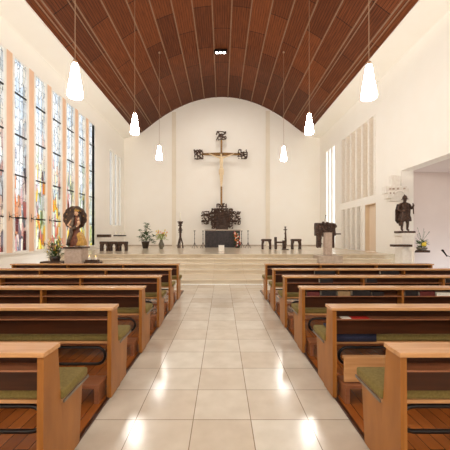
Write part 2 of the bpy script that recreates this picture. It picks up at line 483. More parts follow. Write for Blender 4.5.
# right wall: alcove, fins, door, slits
X0, X1 = 7.3, 7.79
slitsR = [(19.2, 19.62), (19.86, 20.22), (20.44, 20.8)]
mb = MB()
mb.box(X0, X1, YR, 12.08, 4.24, 9.0)
mb.box(X0, X1, 12.08, 14.1, 0, 9.0)
mb.box(X0, X1, 14.1, 18.2, 7.37, 9.0)
mb.box(X0, X1, 14.1, 18.2, 3.16, 3.55)
mb.box(X0, X1, 14.1, 18.2, 0, ZC)
mb.box(X0, X1, 15.15, 15.4, ZC, 3.16)
mb.box(X0, X1, 18.2, 19.2, 0, 9.0)
mb.box(X0, X1, 19.2, 20.8, 0, 1.05); mb.box(X0, X1, 19.2, 20.8, 7.45, 9.0)
for a, b in zip(slitsR, slitsR[1:]): mb.box(X0, X1, a[1], b[0], 1.05, 7.45)
mb.box(X0, X1, 20.8, YB+.1, 0, 9.0)
mb.box(7.9, 8.0, 14.0, 18.4, 0, 8)
struct('wall_right', mb, M['wall_side'])
mb = MB()
for i in range(7):
    y = 14.1 + i*(4.1/6); y0 = min(max(y-.1, 14.1), 18.0)
    mb.box(7.28, 7.51, y0, y0+.2, 3.55, 7.37)
struct('trim_8', mb, M['white_stone'])
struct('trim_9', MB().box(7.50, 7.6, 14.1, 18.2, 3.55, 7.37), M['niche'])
mb = MB()
for i in range(5):
    y = 15.40 + i*.64; y0 = min(y, 17.96)
    mb.box(7.28, 7.5, y0, y0+.24, ZC, 3.16)
struct('trim_10', mb, M['white_stone'])
struct('trim_11', MB().box(7.72, 7.8, 15.4, 18.2, ZC, 3.16), M['pilaster'])
for i, (y0, y1) in enumerate(slitsR):
    w = MB().box(7.56, 7.58, y0, y1, 1.05, 7.45).build('window_%d' % (12+i), M['frosted']); w['kind'] = 'structure'
d = bpy.data.objects.new('door_1', None); link(d); d.location = (7.5, 14.62, ZC); d['kind'] = 'structure'
MB().box(0, .05, -.5, .51, .005, 2.32, .004).build('door_leaf', M['door_wood'], d)
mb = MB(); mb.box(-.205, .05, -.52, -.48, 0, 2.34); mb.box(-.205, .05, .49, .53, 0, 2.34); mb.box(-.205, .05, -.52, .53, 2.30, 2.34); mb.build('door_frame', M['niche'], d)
mb = MB(); mb.tube([(-.01,-.4,1.05),(-.06,-.4,1.05),(-.06,-.28,1.05)], .012); mb.build('door_handle', M['iron'], d, True)
# handrails inside the low openings
for z in (1.02, 1.68):
    tag(MB().box(7.62, 7.66, 15.5, 18.1, z-.03, z+.03).build('rail', M['iron']), 'dark rail low behind the white posts of the right wall screen' if z < 1.2 else 'dark rail at waist height behind the white posts of the right wall screen', 'rail')
# alcove
struct('wall_alcove', MB().box(7.79, 10.8, 12.4, 12.6, 0, 4.4), M['wall_shaded'])
struct('ceiling_alcove', MB().box(7.79, 10.8, YR, 12.4, 4.24, 4.4), M['wall_shaded'])
struct('wall_alcove_side', MB().box(10.6, 10.8, YR, 12.4, 0, 4.24), M['wall_shaded'])
# rear wall (behind the camera)
struct('wall_rear', MB().box(-7.6, 10.8, YR-.2, YR, 0, 12.0), M['wall_side'])

# ------------------------------------------------------------------ pews
PY0 = 1.77; PD = 1.104; L = 4.15
def make_pew(s):
    root = thing('pew', '', 'pew', (s*1.06, PY0, .02))
    X = lambda u: s*u
    def bx(u0, u1, y0, y1, z0, z1, b=0):
        a, c = sorted((X(u0), X(u1))); return MB().box(a, c, y0, y1, z0, z1, b)
    bx(0, L, 0, .18, .85, .88, .004).build('top_rail', M['pew_rail'], root)
    prof_ = [(.02,0),(.27,0),(.185,.85),(.03,.85)]
    for u in (.02, L-.06):
        a, c = sorted((X(u), X(u+.04))); MB().prism(prof_, 'x', a, c).build('end_panel', M['pew_end'], root)
    for u in (1.37, 2.75):
        a, c = sorted((X(u), X(u+.03))); MB().prism([(.035,.5),(.14,.5),(.14,.85),(.035,.85)], 'x', a, c).build('divider', M['pew_end'], root)
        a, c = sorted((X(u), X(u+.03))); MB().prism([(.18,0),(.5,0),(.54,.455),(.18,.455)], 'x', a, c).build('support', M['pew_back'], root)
    a, c = sorted((X(.06), X(L-.06)))
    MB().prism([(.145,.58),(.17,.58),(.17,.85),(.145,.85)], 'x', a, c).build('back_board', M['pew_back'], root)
    sh = bx(.06, L-.06, .035, .145, .748, .76, .002).build('book_shelf', M['kneeler'], root)
    bx(0.02, L-.02, .22, .58, .455, .478).build('seat_board', M['pew_rail'], root)
    bx(0.0, L, .22, .585, .478, .545, .018).build('seat_cushion', M['cushion'], root, True)
    bx(-.004, .004, .22, .585, .46, .48).build('edge_strip', M['metal_edge'], root)
    for u in (.03, L-.07):
        a, c = sorted((X(u), X(u+.035))); MB().prism([(.275,0),(.50,0),(.55,.455),(.235,.455)], 'x', a, c).build('seat_support', M['pew_end'], root)
    # under-seat heating pipe: long flat loop with rounded ends
    u0, u1, zlo, zhi, y = .2, L-.2, .195, .375, .33
    r = (zhi-zlo)/2; zm = (zhi+zlo)/2; pts = []
    for i in range(9):
        a = PI/2 + PI*i/8; pts.append((X(u0+r+r*math.cos(a)), y, zm+r*math.sin(a)))
    for i in range(9):
        a = -PI/2 + PI*i/8; pts.append((X(u1-r+r*math.cos(a)), y, zm+r*math.sin(a)))
    MB().tube(pts, .016, 8, True).build('heating_pipe', M['pipe'], root, True)
    k = bx(.09, L-.09, -.10, .10, .145, .18, .005).build('kneeler', M['kneeler'], root)
    for u in (.10, 1.4, 2.7, L-.14):
        bx(u, u+.04, -.09, .09, 0, .145).build('kneeler_leg', M['kneeler'], k)
    return root
ordn = ['nearest', 'second', 'third', 'fourth', 'fifth', 'sixth and farthest']
for s, side in ((-1, 'left'), (1, 'right')):
    p0 = make_pew(s)
    extra = {(-1,0): 'nearest wooden pew left of the aisle, cut by the left frame edge, olive seat cushion',
             (1,0): 'nearest wooden pew right of the aisle, cut by the lower right frame corner'}
    for k in range(6):
        lab = 'wooden pew with olive cushion, %s row %s of the aisle' % (ordn[k], side)
        if (s,k) in extra: lab = extra[(s,k)]
        if k == 0: p0['label'] = lab; p0['group'] = 'pews %s of the aisle' % side; o = p0
        else: o = dup(p0, (s*1.06, PY0+PD*k, .02), lab)
        if s == 1 and k == 1:
            mb = MB(); mb.box(.10, 2.6, -.06, -.035, .19, .42, .004)
            mb.box(.10, 2.6, -.062, .0, .40, .425, .004)
            mb.build('raised_kneeler_board', M['pew_rail'], o)

# things on the shelves and seats of the right block
def shelf_item(x0, x1, k, hgt, m, label, cat='book', name='hymn_book', edge=False):
    Y = PY0+PD*k+.04
    X0_, X1_ = (x0-VX)*Y/F, (x1-VX)*Y/F
    w = X1_-X0_
    t = thing(name, label, cat, ((X0_+X1_)/2, Y+.045, .781), 0, 'things on the right pew shelves')
    mb = MB(); mb.box(-w/2, w/2, -.04, .045, 0, .006, .002); mb.box(-w/2, w/2, -.04, .045, hgt-.006, hgt, .002); mb.box(-w/2, w/2, -.045, -.038, 0, hgt, .002)
    mb.build('cover', m, t)
    MB().box(-w/2+.004, w/2-.004, -.037, .04, .007, hgt-.007).build('pages', M['paper'], t)
    return t
shelf_item(307, 319.5, 2, .055, M['cover_red'], 'maroon hymn book nearest the aisle on the third right pew shelf')
shelf_item(321.5, 336, 2, .07, M['cover_black'], 'thick black hymn book right of the maroon one on the third right pew shelf')
shelf_item(338, 350.5, 2, .065, M['cover_tan'], 'tan hymn book on the third right pew shelf')
shelf_item(352.5, 371, 2, .075, M['cover_black'], 'wide black folder with pale edges right of the tan book')
shelf_item(372.5, 384, 2, .05, M['cover_black'], 'low black hymn book right of the wide black folder')
shelf_item(405.5, 418, 2, .07, M['cover_black'], 'black hymn book just right of the shelf divider, third right pew')
shelf_item(420, 435, 2, .06, M['cover_red'], 'dark red hymn book near the right frame edge, third right pew')
shelf_item(437, 452, 2, .045, M['paper'], 'pale booklet at the right frame edge on the third right pew shelf')
shelf_item(320, 333, 3, .07, M['cover_black'], 'black book nearest the aisle on the fourth right pew shelf')
shelf_item(367, 377, 3, .07, M['cover_black'], 'black book beside the divider on the fourth right pew shelf')
shelf_item(446, 456, 3, .07, M['cover_black'], 'black book at the right frame edge on the fourth right pew shelf')
shelf_item(315, 335, 4, .07, M['cover_black'], 'long black folder toward the aisle on the fifth right pew shelf')
shelf_item(381, 399, 4, .07, M['cover_black'], 'long black folder farther right on the fifth right pew shelf')
mb = MB().box(1.20, 1.30, 2.92, 3.0, .781, .786, .001)
t = thing('song_sheet', 'thin red and white song sheet on the second right pew shelf', 'sheet', (1.2, 2.93, .781))
MB().box(-.02, .07, -.01, .06, 0, .006).build('white_half', M['paper'], t)
MB().box(.07, .25, -.01, .06, 0, .006).build('red_half', M['red_paper'], t)
tag(MB().prism([(3.075,.50),(3.090,.50),(3.090,.568),(3.43,.568),(3.43,.588),(3.075,.588)], 'x', 1.17, 1.60).build('seat_pad', M['navy'], None, True), 'navy blue seat pad on the second right pew near the aisle', 'cushion')

# ------------------------------------------------------------------ pendant lamps
def make_pendant():
    t = thing('pendant_lamp', '', 'lamp', (0,0,0))
    MB().lathe([(.0,.40),(.05,.39),(.075,.30),(.10,.1),(.14,-.12),(.16,-.30),(.145,-.335),(0,-.34)], seg=20).build('lamp_shade', M['lamp'], t, True)
    MB().lathe([(.0,.39),(.05,.385),(.045,.46),(.012,.48),(0,.48)], seg=12).build('cap', M['cord'], t, True)
    return t
lampdata = [(-3.2, 6.47, 4.95, 'white pendant lamp hanging lowest and nearest on the left, before the tall windows'),
            (3.2, 6.47, 4.92, 'white pendant lamp hanging nearest on the right, before the plain right wall'),
            (-3.2, 10.9, 5.67, 'middle pendant lamp of the left row, at the lower corner of the wooden vault'),
            (3.2, 10.9, 5.67, 'middle pendant lamp of the right row, at the lower corner of the wooden vault'),
            (-3.25, 15.4, 5.87, 'farthest pendant lamp on the left, against the back wall'),
            (3.2, 15.4, 5.82, 'farthest pendant lamp on the right, against the back wall'),
            (-3.2, 2.0, 4.7, 'unseen pendant lamp added to the left row above the nearest pews, out of the frame'),  # last four lamps are unseen, added along the rows for more top light
            (3.2, 2.0, 4.7, 'unseen pendant lamp added to the right row above the nearest pews, out of the frame'),
            (-3.2, -2.4, 4.7, 'unseen pendant lamp added to the left row behind the camera'),
            (3.2, -2.4, 4.7, 'unseen pendant lamp added to the right row behind the camera')]
p0 = None
for x, y, z, lab in lampdata:
    if p0 is None:
        p0 = make_pendant(); p0.location = (x,y,z); p0['label'] = lab; o = p0
        base = p0
    else:
        o = base.copy(); link(o); o.location = (x,y,z); o['label'] = lab
        for ch in base.children:
            if ch.name.startswith('cord'): continue
            c = ch.copy(); link(c, o)
    o['group'] = 'pendant lamps'
    MB().tube([(0,0,.47),(0,0,zc(x)-z)], .007, 6).build('cord', M['cord'], o)
    MB().lathe([(0,-.05),(.05,-.05),(.05,0),(0,0)], (0,0,zc(x)-z), 12).build('ceiling_rose', M['cord'], o)
# ceiling spotlight bar
t = thing('ceiling_spotlight', 'dark ceiling fixture with three bright spots near the vault crown', 'light', (-.08, 16.5, zc(0)-.04))
MB().box(-.36, .36, -.12, .12, -.10, .04, .01).build('housing', M['iron'], t)
for x in (-.2, 0, .2): MB().lathe([(0,-.125),(.07,-.12),(.07,-.09),(0,-.09)], (x,0,0), 12).build('spot', M['spot'], t)

for x in (-.2, 0, .2):
    sl = bpy.data.lights.new('chancel_spot', 'SPOT'); sl.energy = 110; sl.spot_size = R(120); sl.spot_blend = .8; sl.shadow_soft_size = .3; sl.color = (1,.95,.87)
    so_ = bpy.data.objects.new('chancel_spot', sl); link(so_); so_.location = (-.08+x, 16.5, zc(0)-.5)
    so_.rotation_euler = (Vector((x*8, 22.0, 4.0))-Vector((0, 16.5, 11.7))).to_track_quat('-Z', 'Y').to_euler()
# ------------------------------------------------------------------ filigree bronze
def filigree(mb, x0, x1, z0, z1, y, cell, r, rnd, p=.66, knob=1.35, depth=.04):
    r *= 1.25; p = min(p, .72)
    nx = max(1, round((x1-x0)/cell)); nz = max(1, round((z1-z0)/cell))
    P = {}
    for i in range(nx+1):
        for j in range(nz+1):
            P[i,j] = Vector((x0+(x1-x0)*i/nx+rnd.uniform(-.22,.22)*cell, y+rnd.uniform(-depth,depth), z0+(z1-z0)*j/nz+rnd.uniform(-.22,.22)*cell))
    for (i,j), v in P.items():
        for di, dj in ((1,0),(0,1),(1,1),(1,-1)):
            q = P.get((i+di, j+dj))
            if q is None: continue
            pr = p if (di == 0 or dj == 0) else p*.35
            if rnd.random() < pr:
                m_ = (v+q)/2 + Vector((rnd.uniform(-.2,.2)*cell, 0, rnd.uniform(-.2,.2)*cell))
                mb.tube([v, m_, q], r*rnd.uniform(.7,1.3), 5)
        if rnd.random() < .8: mb.ball(v, r*knob*rnd.uniform(.7,1.2), 1)
rnd = random.Random(3)
# altar with its cross
AY = 19.5; S = AY/F
def AX(px): return (px-VX)*S
def AZ(py): return EYE-(py-VY)*S
t = thing('altar', 'black bronze relief altar with pale top slab at the centre of the chancel', 'altar', (AX(222.5), AY, ZC))
w = 1.15
b = MB(); b.box(-w, w, 0, .9, 0, 1.10, .01).build('altar_block', M['bronze_dark'], t)
b = MB(); rr = random.Random(5); b.box(-w+.02, w-.02, -.012, .02, .03, 1.07)
for i in range(150):
    x = rr.uniform(-w+.08, w-.08); z = rr.uniform(.08, 1.02)
    b.box(x-.06*rr.random()-.02, x+.06*rr.random()+.02, -.03*rr.random()-.01, .01, z-.05*rr.random()-.015, z+.05*rr.random()+.015)
b.build('relief', M['bronze_dark'], t)
MB().box(-w-.03, w+.03, -.03, .95, 1.10, 1.17, .01).build('top_slab', M['stone_grey'], t)
# cross retable
EX = 2.0
c = thing('altar_cross', 'tall bronze crucifix with openwork ends rising from a lacy bronze base behind the altar', 'crucifix', (AX(221.3), AY+EX, ZC))
S2 = (AY+EX)/F
def CX(px): return (px-221.3)*S2
def CZ(py): return EYE-(py-VY)*S2-ZC
MB().box(CX(216), CX(228), -.12, .12, 0, CZ(223), .02).build('stem_foot', M['bronze'], c)
mb = MB(); mb.box(CX(213.5), CX(230), -.03, .03, CZ(227.5), CZ(212), .01)
filigree(mb, CX(212), CX(232), CZ(228), CZ(209), -.08, .16, .035, rnd, .9)
filigree(mb, CX(202), CX(213), CZ(224), CZ(212), 0, .15, .034, rnd, .62)
filigree(mb, CX(230), CX(240), CZ(224), CZ(212), 0, .15, .034, rnd, .62)
filigree(mb, CX(217), CX(226), CZ(211), CZ(204), 0, .15, .034, rnd, .7)
mb.build('openwork_base', M['bronze'], c)
mb = MB(); mb.box(-.065, .065, -.04, .04, CZ(205), CZ(139), .008)
mb.build('cross_post', M['bronze_gold'], c)
mb = MB(); mb.prism([(CX(202),CZ(155.2)),(0,CZ(156.2)),(CX(240),CZ(155.2)),(CX(240),CZ(153.6)),(0,CZ(152.8)),(CX(202),CZ(153.6))], 'y', -.1, -.02)
mb.build('cross_beam', M['bronze_gold'], c)
for a, bb, z0, z1 in ((194.5,202.5,159,150.5),(238.5,246.5,158.8,150.3),(217,225.5,139.5,132)):
    mb = MB(); filigree(mb, CX(a), CX(bb), CZ(z0), CZ(z1), -.04, .17, .034, rnd, .85)
    cx, cz = (CX(a)+CX(bb))/2, (CZ(z0)+CZ(z1))/2
    mb.tube([(cx+.13*math.cos(q*PI/6), -.05, cz+.13*math.sin(q*PI/6)) for q in range(12)], .03, 5, True)
    mb.build('openwork_end', M['bronze'], c)
# corpus: one continuous skinned body
z_sh = CZ(158.6); y0 = -.20
V = [(0,y0,CZ(170),(.13,.09)), (0,y0,CZ(165.5),(.115,.085)), (0,y0,CZ(161.5),(.15,.09)), (0,y0,z_sh,(.10,.07)), (0,y0-.03,CZ(157.4),(.05,.05)),
     (-.02,y0-.07,CZ(155.6),(.075,.085)), (-.02,y0-.07,CZ(154.2),(.055,.07)),
     (-.17,y0,CZ(158.2),.06), (-.50,y0+.03,CZ(156.4),.045), (-.82,y0+.06,CZ(154.6),.03), (-.92,y0+.06,CZ(154.2),.035),
     (.17,y0,CZ(158.2),.06), (.50,y0+.03,CZ(156.4),.045), (.82,y0+.06,CZ(154.6),.03), (.92,y0+.06,CZ(154.2),.035),
     (-.07,y0,CZ(171.5),.09), (-.06,y0-.07,CZ(178.5),.065), (-.03,y0,CZ(185),.04), (-.03,y0-.03,CZ(187.2),.035),
     (.07,y0,CZ(171.5),.09), (.06,y0-.07,CZ(178.5),.065), (.03,y0,CZ(185),.04), (.03,y0-.03,CZ(187.2),.035)]
E = [(0,1),(1,2),(2,3),(3,4),(4,5),(5,6),(3,7),(7,8),(8,9),(9,10),(3,11),(11,12),(12,13),(13,14),(0,15),(15,16),(16,17),(17,18),(0,19),(19,20),(20,21),(21,22)]
skin('corpus', V, E, M['corpus'], c)
MB().lathe([(.14,0),(.19,.05),(.20,.3),(.16,.44),(.12,.45)], (0,y0,CZ(175.5)), 16, 1, .75).jitter(.02, 9).build('loincloth', M['corpus'], c, True)
MB().tube([(.10*math.cos(a*PI/5)-.02, y0-.07+.09*math.sin(a*PI/5), CZ(154.6)) for a in range(10)], .018, 5, True).build('thorn_crown', M['bronze'], c)
# white cube in front of the altar
tag(MB().box(-.14, .14, 0, .22, ZC, ZC+.30, .006).build('white_stone_box', M['white_stone']), 'small white stone box in front of the altar at the platform edge', 'box').location = (-.03, 14.6, 0)

# candlesticks round the altar
def make_candlestick():
    t = thing('altar_candlestick', '', 'candlestick', (0,0,0), 0, 'thin candlesticks beside the altar')
    for k in range(3):
        a = 2*PI*k/3+.5
        MB().tube([(.20*math.cos(a), .20*math.sin(a), .012), (.05*math.cos(a), .05*math.sin(a), .25), (0,0,.35)], .012, 6).build('foot', M['iron'], t)
    mb = MB(); mb.tube([(0,0,.2),(0,0,1.05)], .014, 8)
    for z in (.35,.6,.85): mb.ball((0,0,z), .032, 1)
    mb.build('shaft', M['iron'], t)
    MB().lathe([(.02,1.03),(.07,1.06),(.07,1.075),(0,1.075)], seg=12).build('drip_tray', M['iron'], t)
    MB().lathe([(.0,1.075),(.028,1.075),(.028,1.19),(0,1.2)], seg=10).build('candle', M['candle'], t)
    return t
cs = make_candlestick()
spots = [(194.6, 18.0, 'thin dark candlestick on three feet, outermost on the left of the altar'),
         (203.0, 18.2, 'thin dark candlestick on three feet close to the left corner of the altar'),
         (241.5, 18.4, 'thin dark candlestick behind the bouquet at the right corner of the altar'),
         (248.0, 18.0, 'thin dark candlestick on three feet, outermost on the right of the altar')]
for i, (px, y, lab) in enumerate(spots):
    X = (px-VX)*y/F
    if i == 0: cs.location = (X, y, ZC); cs['label'] = lab
    else: dup(cs, (X, y, ZC), lab)

# paschal candle
y = 18.6; s_ = y/F
t = thing('paschal_candle_stand', 'carved dark bronze stand with splayed feet holding a tall white candle left of the altar', 'candle stand', ((180.3-VX)*s_, y, ZC))
mb = MB()
mb.tube([(0,0,.55),(0,0,1.55)], .07, 8)
for z, r in ((.62,.10),(.80,.08),(1.0,.14),(1.12,.16),(1.22,.12),(1.42,.15),(1.55,.17)): mb.ball((0,0,z), (r,r,.07), 1)
mb.jitter(.02, 12); mb.build('shaft', M['bronze'], t)
for a in (0, 2*PI/3, 4*PI/3):
    a += PI/6
    mb = MB(); mb.tube([(.17*math.cos(a),.17*math.sin(a),.0),(.16*math.cos(a),.16*math.sin(a),.25),(.05*math.cos(a),.05*math.sin(a),.6)], [.05,.045,.05], 7); mb.build('foot', M['bronze'], t)
MB().lathe([(.05,1.58),(.17,1.6),(.18,1.66),(.0,1.66)], seg=14).build('drip_tray', M['bronze'], t)
MB().lathe([(.0,1.66),(.045,1.66),(.045,2.2),(.0,2.22)], seg=12).build('candle', M['candle'], t, True)
# plants
def leafy(mb, c, n, rx, rz, ln, w, rr, top=None):
    for i in range(n):
        a = rr.uniform(0, 2*PI); u = rr.random()
        z = c[2]+u*rz; rad = rx*(1-u*.75)*rr.uniform(.3,1)
        p = (c[0]+rad*math.cos(a), c[1]+rad*math.sin(a), z)
        mb.leaf(p, (math.cos(a), math.sin(a), rr.uniform(-.3,.7)), ln*rr.uniform(.7,1.2), w)
rr = random.Random(11)
y = 18.2; s_ = y/F
t = thing('potted_plant', 'leafy green plant in a dark pot, leftmost on the chancel floor', 'plant', ((145.5-VX)*s_, y, ZC))
MB().lathe([(.0,0),(.16,0),(.24,.36),(.26,.42),(.22,.42),(.20,.38),(0,.38)], seg=16).build('pot', M['pot'], t, True)
mb = MB(); mb.tube([(0,0,.38),(.05,0,.9),(.12,0,1.5)], .015, 5); mb.tube([(0,0,.38),(.25,0,.75),(.5,0,.72)], .012, 5); mb.tube([(0,0,.5),(-.2,0,.9),(-.36,0,1.05)], .012, 5); mb.build('stem', M['leaf'], t)
mb = MB(); leafy(mb, (0,0,.42), 90, .36, .5, .22, .13, rr); leafy(mb, (.1,0,.9), 50, .24, .62, .19, .11, rr)
for p in ((-.34,0,.6),(-.36,0,1.05),(.5,0,.72),(.42,0,.42),(.5,0,.3)): leafy(mb, p, 9, .07, .1, .18, .11, rr)
mb.build('foliage', M['leaf'], t)
y = 17.6; s_ = y/F
t = thing('flower_vase', 'grey-green vase with yellow and pink spring flowers beside the leafy potted plant', 'vase', ((161.3-VX)*s_, y, ZC))
MB().lathe([(.0,0),(.09,0),(.16,.14),(.16,.28),(.09,.42),(.08,.5),(.10,.52),(.07,.52),(0,.5)], seg=16).build('vase', M['vase'], t, True)
mb = MB(); tips = []
for i in range(22):
    a = rr.uniform(0,2*PI); r = rr.uniform(.1,.36); z = rr.uniform(.7,1.1); tips.append((r*math.cos(a), r*math.sin(a), z))
    mb.tube([(0,0,.48),(r*.4*math.cos(a), r*.4*math.sin(a), z*.75), tips[-1]], .006, 4)
leafy(mb, (0,0,.5), 70, .26, .34, .24, .06, rr)
mb.build('stems', M['leaf_light'], t)
for nm, m_, ids in (('yellow_flower','yellow',range(0,11)), ('pink_flower','pink',range(11,20)), ('orange_flower','orange',range(20,22))):
    for i in ids: MB().ball(tips[i], (.042,.042,.055), 1).build(nm, M[m_], t)
# bouquet on the right corner of the altar front
y = 18.9; s_ = y/F
t = thing('altar_bouquet', 'cascading bouquet of red, orange and white flowers at the right front corner of the altar', 'bouquet', ((237.2-VX)*s_, y, ZC))
MB().lathe([(0,0),(.12,0),(.13,.12),(.1,.16),(0,.16)], seg=12).build('bowl', M['pot'], t)
mb = MB()
for i in range(120):
    z = rr.uniform(.05, 1.0); rad = .22*(1-.35*z)*rr.uniform(.2,1); a = rr.uniform(0,2*PI)
    mb.leaf((rad*math.cos(a)-.03+.06*math.sin(z*5), rad*math.sin(a)*.7, z), (math.cos(a), math.sin(a), -.4), .14, .05)
mb.tube([(0,0,.1),(.02,0,.6),(-.02,0,1.02)], .03, 6)
mb.build('foliage', M['leaf'], t)
for nm, m_, n in (('red_flower','red',12),('orange_flower','orange',12),('white_flower','white_petal',12)):
    for i in range(n):
        z = rr.uniform(.12, 1.0); a = rr.uniform(PI, 2*PI); rad = .22*(1-.3*z)
        MB().ball((rad*math.cos(a)*.9+.06*math.sin(z*5), rad*math.sin(a)*.8-.03, z), .052, 1).build(nm, M[m_], t)

# bronze stools
def stool_parts(t, w, h, d=.4, th=.13):
    mb = MB(); mb.box(-w/2, w/2, -d/2, d/2, h-th, h, .025); mb.jitter(.012, 14); mb.build('seat', M['bronze'], t)
    for sx in (-1,1):
        for sy in (-1,1):
            MB().tube([(sx*(w/2-.055), sy*(d/2-.06), 0), (sx*(w/2-.05), sy*(d/2-.06), h*.5), (sx*(w/2-.09), sy*(d/2-.06), h-th*.6)], [.05,.05,.075], 6).build('leg', M['bronze'], t)
y = 17.0; s_ = y/F
t = thing('bronze_stool', 'rough bronze stool just right of the altar, left of the tall bronze candle holder', 'stool', ((266.3-VX)*s_, y, ZC), 0, 'bronze stools on the chancel')
stool_parts(t, .54, .58)
dup(t, ((296-VX)*s_, y, ZC), 'rough bronze stool right of the tall bronze candle holder, nearer the stone lectern pillar')
# credence with candle holder between the stools
t = thing('bronze_bench', 'low bronze bench with one raised side, between the two stools right of the altar', 'bench', ((279.8-VX)*s_, y, ZC))
mb = MB(); mb.box(-.26, .26, -.18, .18, .34, .44, .02); mb.jitter(.012, 14); mb.build('seat', M['bronze'], t)
for sx in (-.24, .22):
    MB().box(sx-.05, sx+.05, -.18, .18, 0, .7 if sx < 0 else .5, .02).jitter(.01, 12).build('side', M['bronze'], t)
t = thing('standing_candlestick', 'tall slender bronze candle holder with branching knobs rising between the two stools', 'candlestick', ((285.3-VX)*s_*.965, y-.6, ZC))
mb = MB(); mb.tube([(0,0,.02),(.02,0,.5),(0,0,1.25)], [.05,.06,.03], 7)
for z, r in ((.3,.1),(.6,.08),(.9,.07),(1.1,.12),(1.25,.06)): mb.ball((0,0,z), (r,r*.8,.045), 1)
mb.jitter(.012, 12); mb.build('shaft', M['bronze'], t)
MB().lathe([(0,0),(.2,0),(.2,.03),(.06,.06),(0,.06)], seg=14).build('base', M['bronze'], t)
MB().lathe([(0,1.27),(.03,1.27),(.03,1.45),(0,1.46)], seg=10).build('candle', M['candle'], t)
# left row of stools
y = 15.0; s_ = y/F
t = thing('sedilia_stool', 'dark bronze stool, leftmost of the close row beside the left chancel wall', 'stool', ((105-VX)*s_, y, ZC), 0, 'row of bronze stools by the left wall')
stool_parts(t, .43, .48, .36, .13)
dup(t, ((114-VX)*s_, y, ZC), 'dark bronze stool, middle one of the close row beside the left chancel wall')
dup(t, ((123-VX)*s_, y, ZC), 'dark bronze stool, rightmost of the close row beside the left chancel wall')
tag(MB().box(-7.3, -6.55, 17.3, 17.6, 1.50, 1.66, .02).jitter(.01, 9).build('wall_shelf', M['bronze']), 'dark bronze shelf on the left wall above the row of stools', 'shelf')
cpos = [(20.07,), (20.9,), (21.7,)]
t = thing('wall_candle_holder', 'small dark wall candle holder with white candle, left one of three by the wall slits', 'candle holder', (-7.3, 20.05, 1.55), 0, 'wall candle holders by the slits')
MB().box(0, .28, -.08, .08, 0, .08, .01).build('bracket', M['iron'], t)
MB().lathe([(0,.08),(.05,.08),(.05,.3),(0,.31)], (.18,0,0), 10).build('candle', M['candle'], t)
dup(t, (-7.3, 20.88, 1.55), 'small dark wall candle holder with white candle, middle one of three by the wall slits')
dup(t, (-7.3, 21.7, 1.55), 'small dark wall candle holder with white candle, right one of three by the back corner')

# ambo
struct('chancel_plinth', MB().box(3.82, 4.78, 11.72, 12.42, .47, .80, .01), M['stone_grey'])
t = thing('ambo', 'bulky dark bronze lectern mounted on a pale stone pillar at the right of the chancel', 'lectern', (4.27, 12.0, .80))
MB().box(-.14, .14, -.12, .12, 0, .92, .008).build('pillar', M['stone'], t)
mb = MB(); mb.box(-.40, .40, .14, .52, .80, 1.32, .05)
bmesh.ops.subdivide_edges(mb.bm, edges=list(mb.bm.edges), cuts=2, use_grid_fill=True)
for i in range(40):
    a = rnd.uniform(-.4,.4); z = rnd.uniform(.78,1.34); mb.ball((a, .14+rnd.uniform(-.02,.02), z), rnd.uniform(.03,.07), 1)
mb.jitter(.03, 8); mb.box(-.17,.17,.08,.2,.75,.9,.01); mb.build('bronze_body', M['bronze'], t)
for sx in (-.27, .26):
    mb = MB(); mb.box(sx-.085, sx+.085, .16, .38, .30, .86, .02)
    for i in range(12): mb.ball((sx+rnd.uniform(-.09,.09), .16, rnd.uniform(.32,.8)), rnd.uniform(.02,.045), 1)
    mb.jitter(.02, 10); mb.build('bronze_leg', M['bronze'], t)
MB().box(.38, .62, .2, .4, .84, .89, .01).build('side_shelf', M['bronze'], t)
mb = MB(); mb.tube([(-.02,.3,1.3),(-.02,.26,1.45),(-.02,.18,1.58)], .008, 5); mb.ball((-.02,.16,1.61), .028, 1); mb.build('microphone', M['iron'], t)

# ------------------------------------------------------------------ Madonna group
def figure_face(parent, c, r, hair_m, hair=True):
    mb = MB(); mb.ball(c, (r*.8, r*.9, r), 2)
    mb.ball((c[0], c[1]-r*.9, c[2]-r*.05), (r*.14, r*.2, r*.25), 1)
    for sx in (-1,1): mb.ball((c[0]+sx*r*.8, c[1], c[2]), (r*.12,r*.2,r*.25), 1)
    o = mb.build('head', M['skin'] if hair else hair_m, parent, True)
    mb = MB()
    for sx in (-1,1): mb.ball((c[0]+sx*r*.3, c[1]-r*.8, c[2]+r*.1), r*.12, 1)
    mb.ball((c[0], c[1]-r*.84, c[2]-r*.45), (r*.25,r*.08,r*.07), 1)
    mb.build('face_features', M['iron'], o)
    return o
MY = 8.9; ms = MY/F
mx_ = (76.5-VX)*ms
t = thing('stone_pedestal', 'pinkish square stone pedestal under the Madonna statue by the windows', 'pedestal', (mx_, MY, 0))
MB().box(-.25, .25, -.22, .22, 0, 1.22, .008).build('pillar', M['stone'], t)
MB().box(-.27, .29, -.26, .26, 1.22, 1.268, .008).build('cap', M['bronze'], t)
t = thing('madonna_statue', 'painted Madonna statue in red and gold robes before a dark scalloped halo disc', 'statue', (mx_, MY, 1.27), 0)
mb = MB()
prof_ = []
for j in range(13):
    u = j/12; z = .02+u*.86
    prof_.append((.15*(1-u)**1.1+.06+.025*math.sin(u*7), z))
mb.lathe(prof_+[(.05,.90)], (0,0,0), 20, 1, .6)
for v in mb.bm.verts:
    a = math.atan2(v.co.y, v.co.x); f = 1+.10*math.sin(a*7+v.co.z*6); v.co.x *= f; v.co.y *= f
    v.co.x += -.03*math.sin(v.co.z*4)+.02
mb.build('robe', M['statue_red'], t, True)
mb = MB(); mb.prism([(.04,.03),(.27,.03),(.27,.12),(.20,.32),(.13,.44),(.06,.36),(.10,.2)], 'y', -.12, .10); mb.jitter(.02, 9); mb.build('gold_mantle', M['statue_gold'], t)
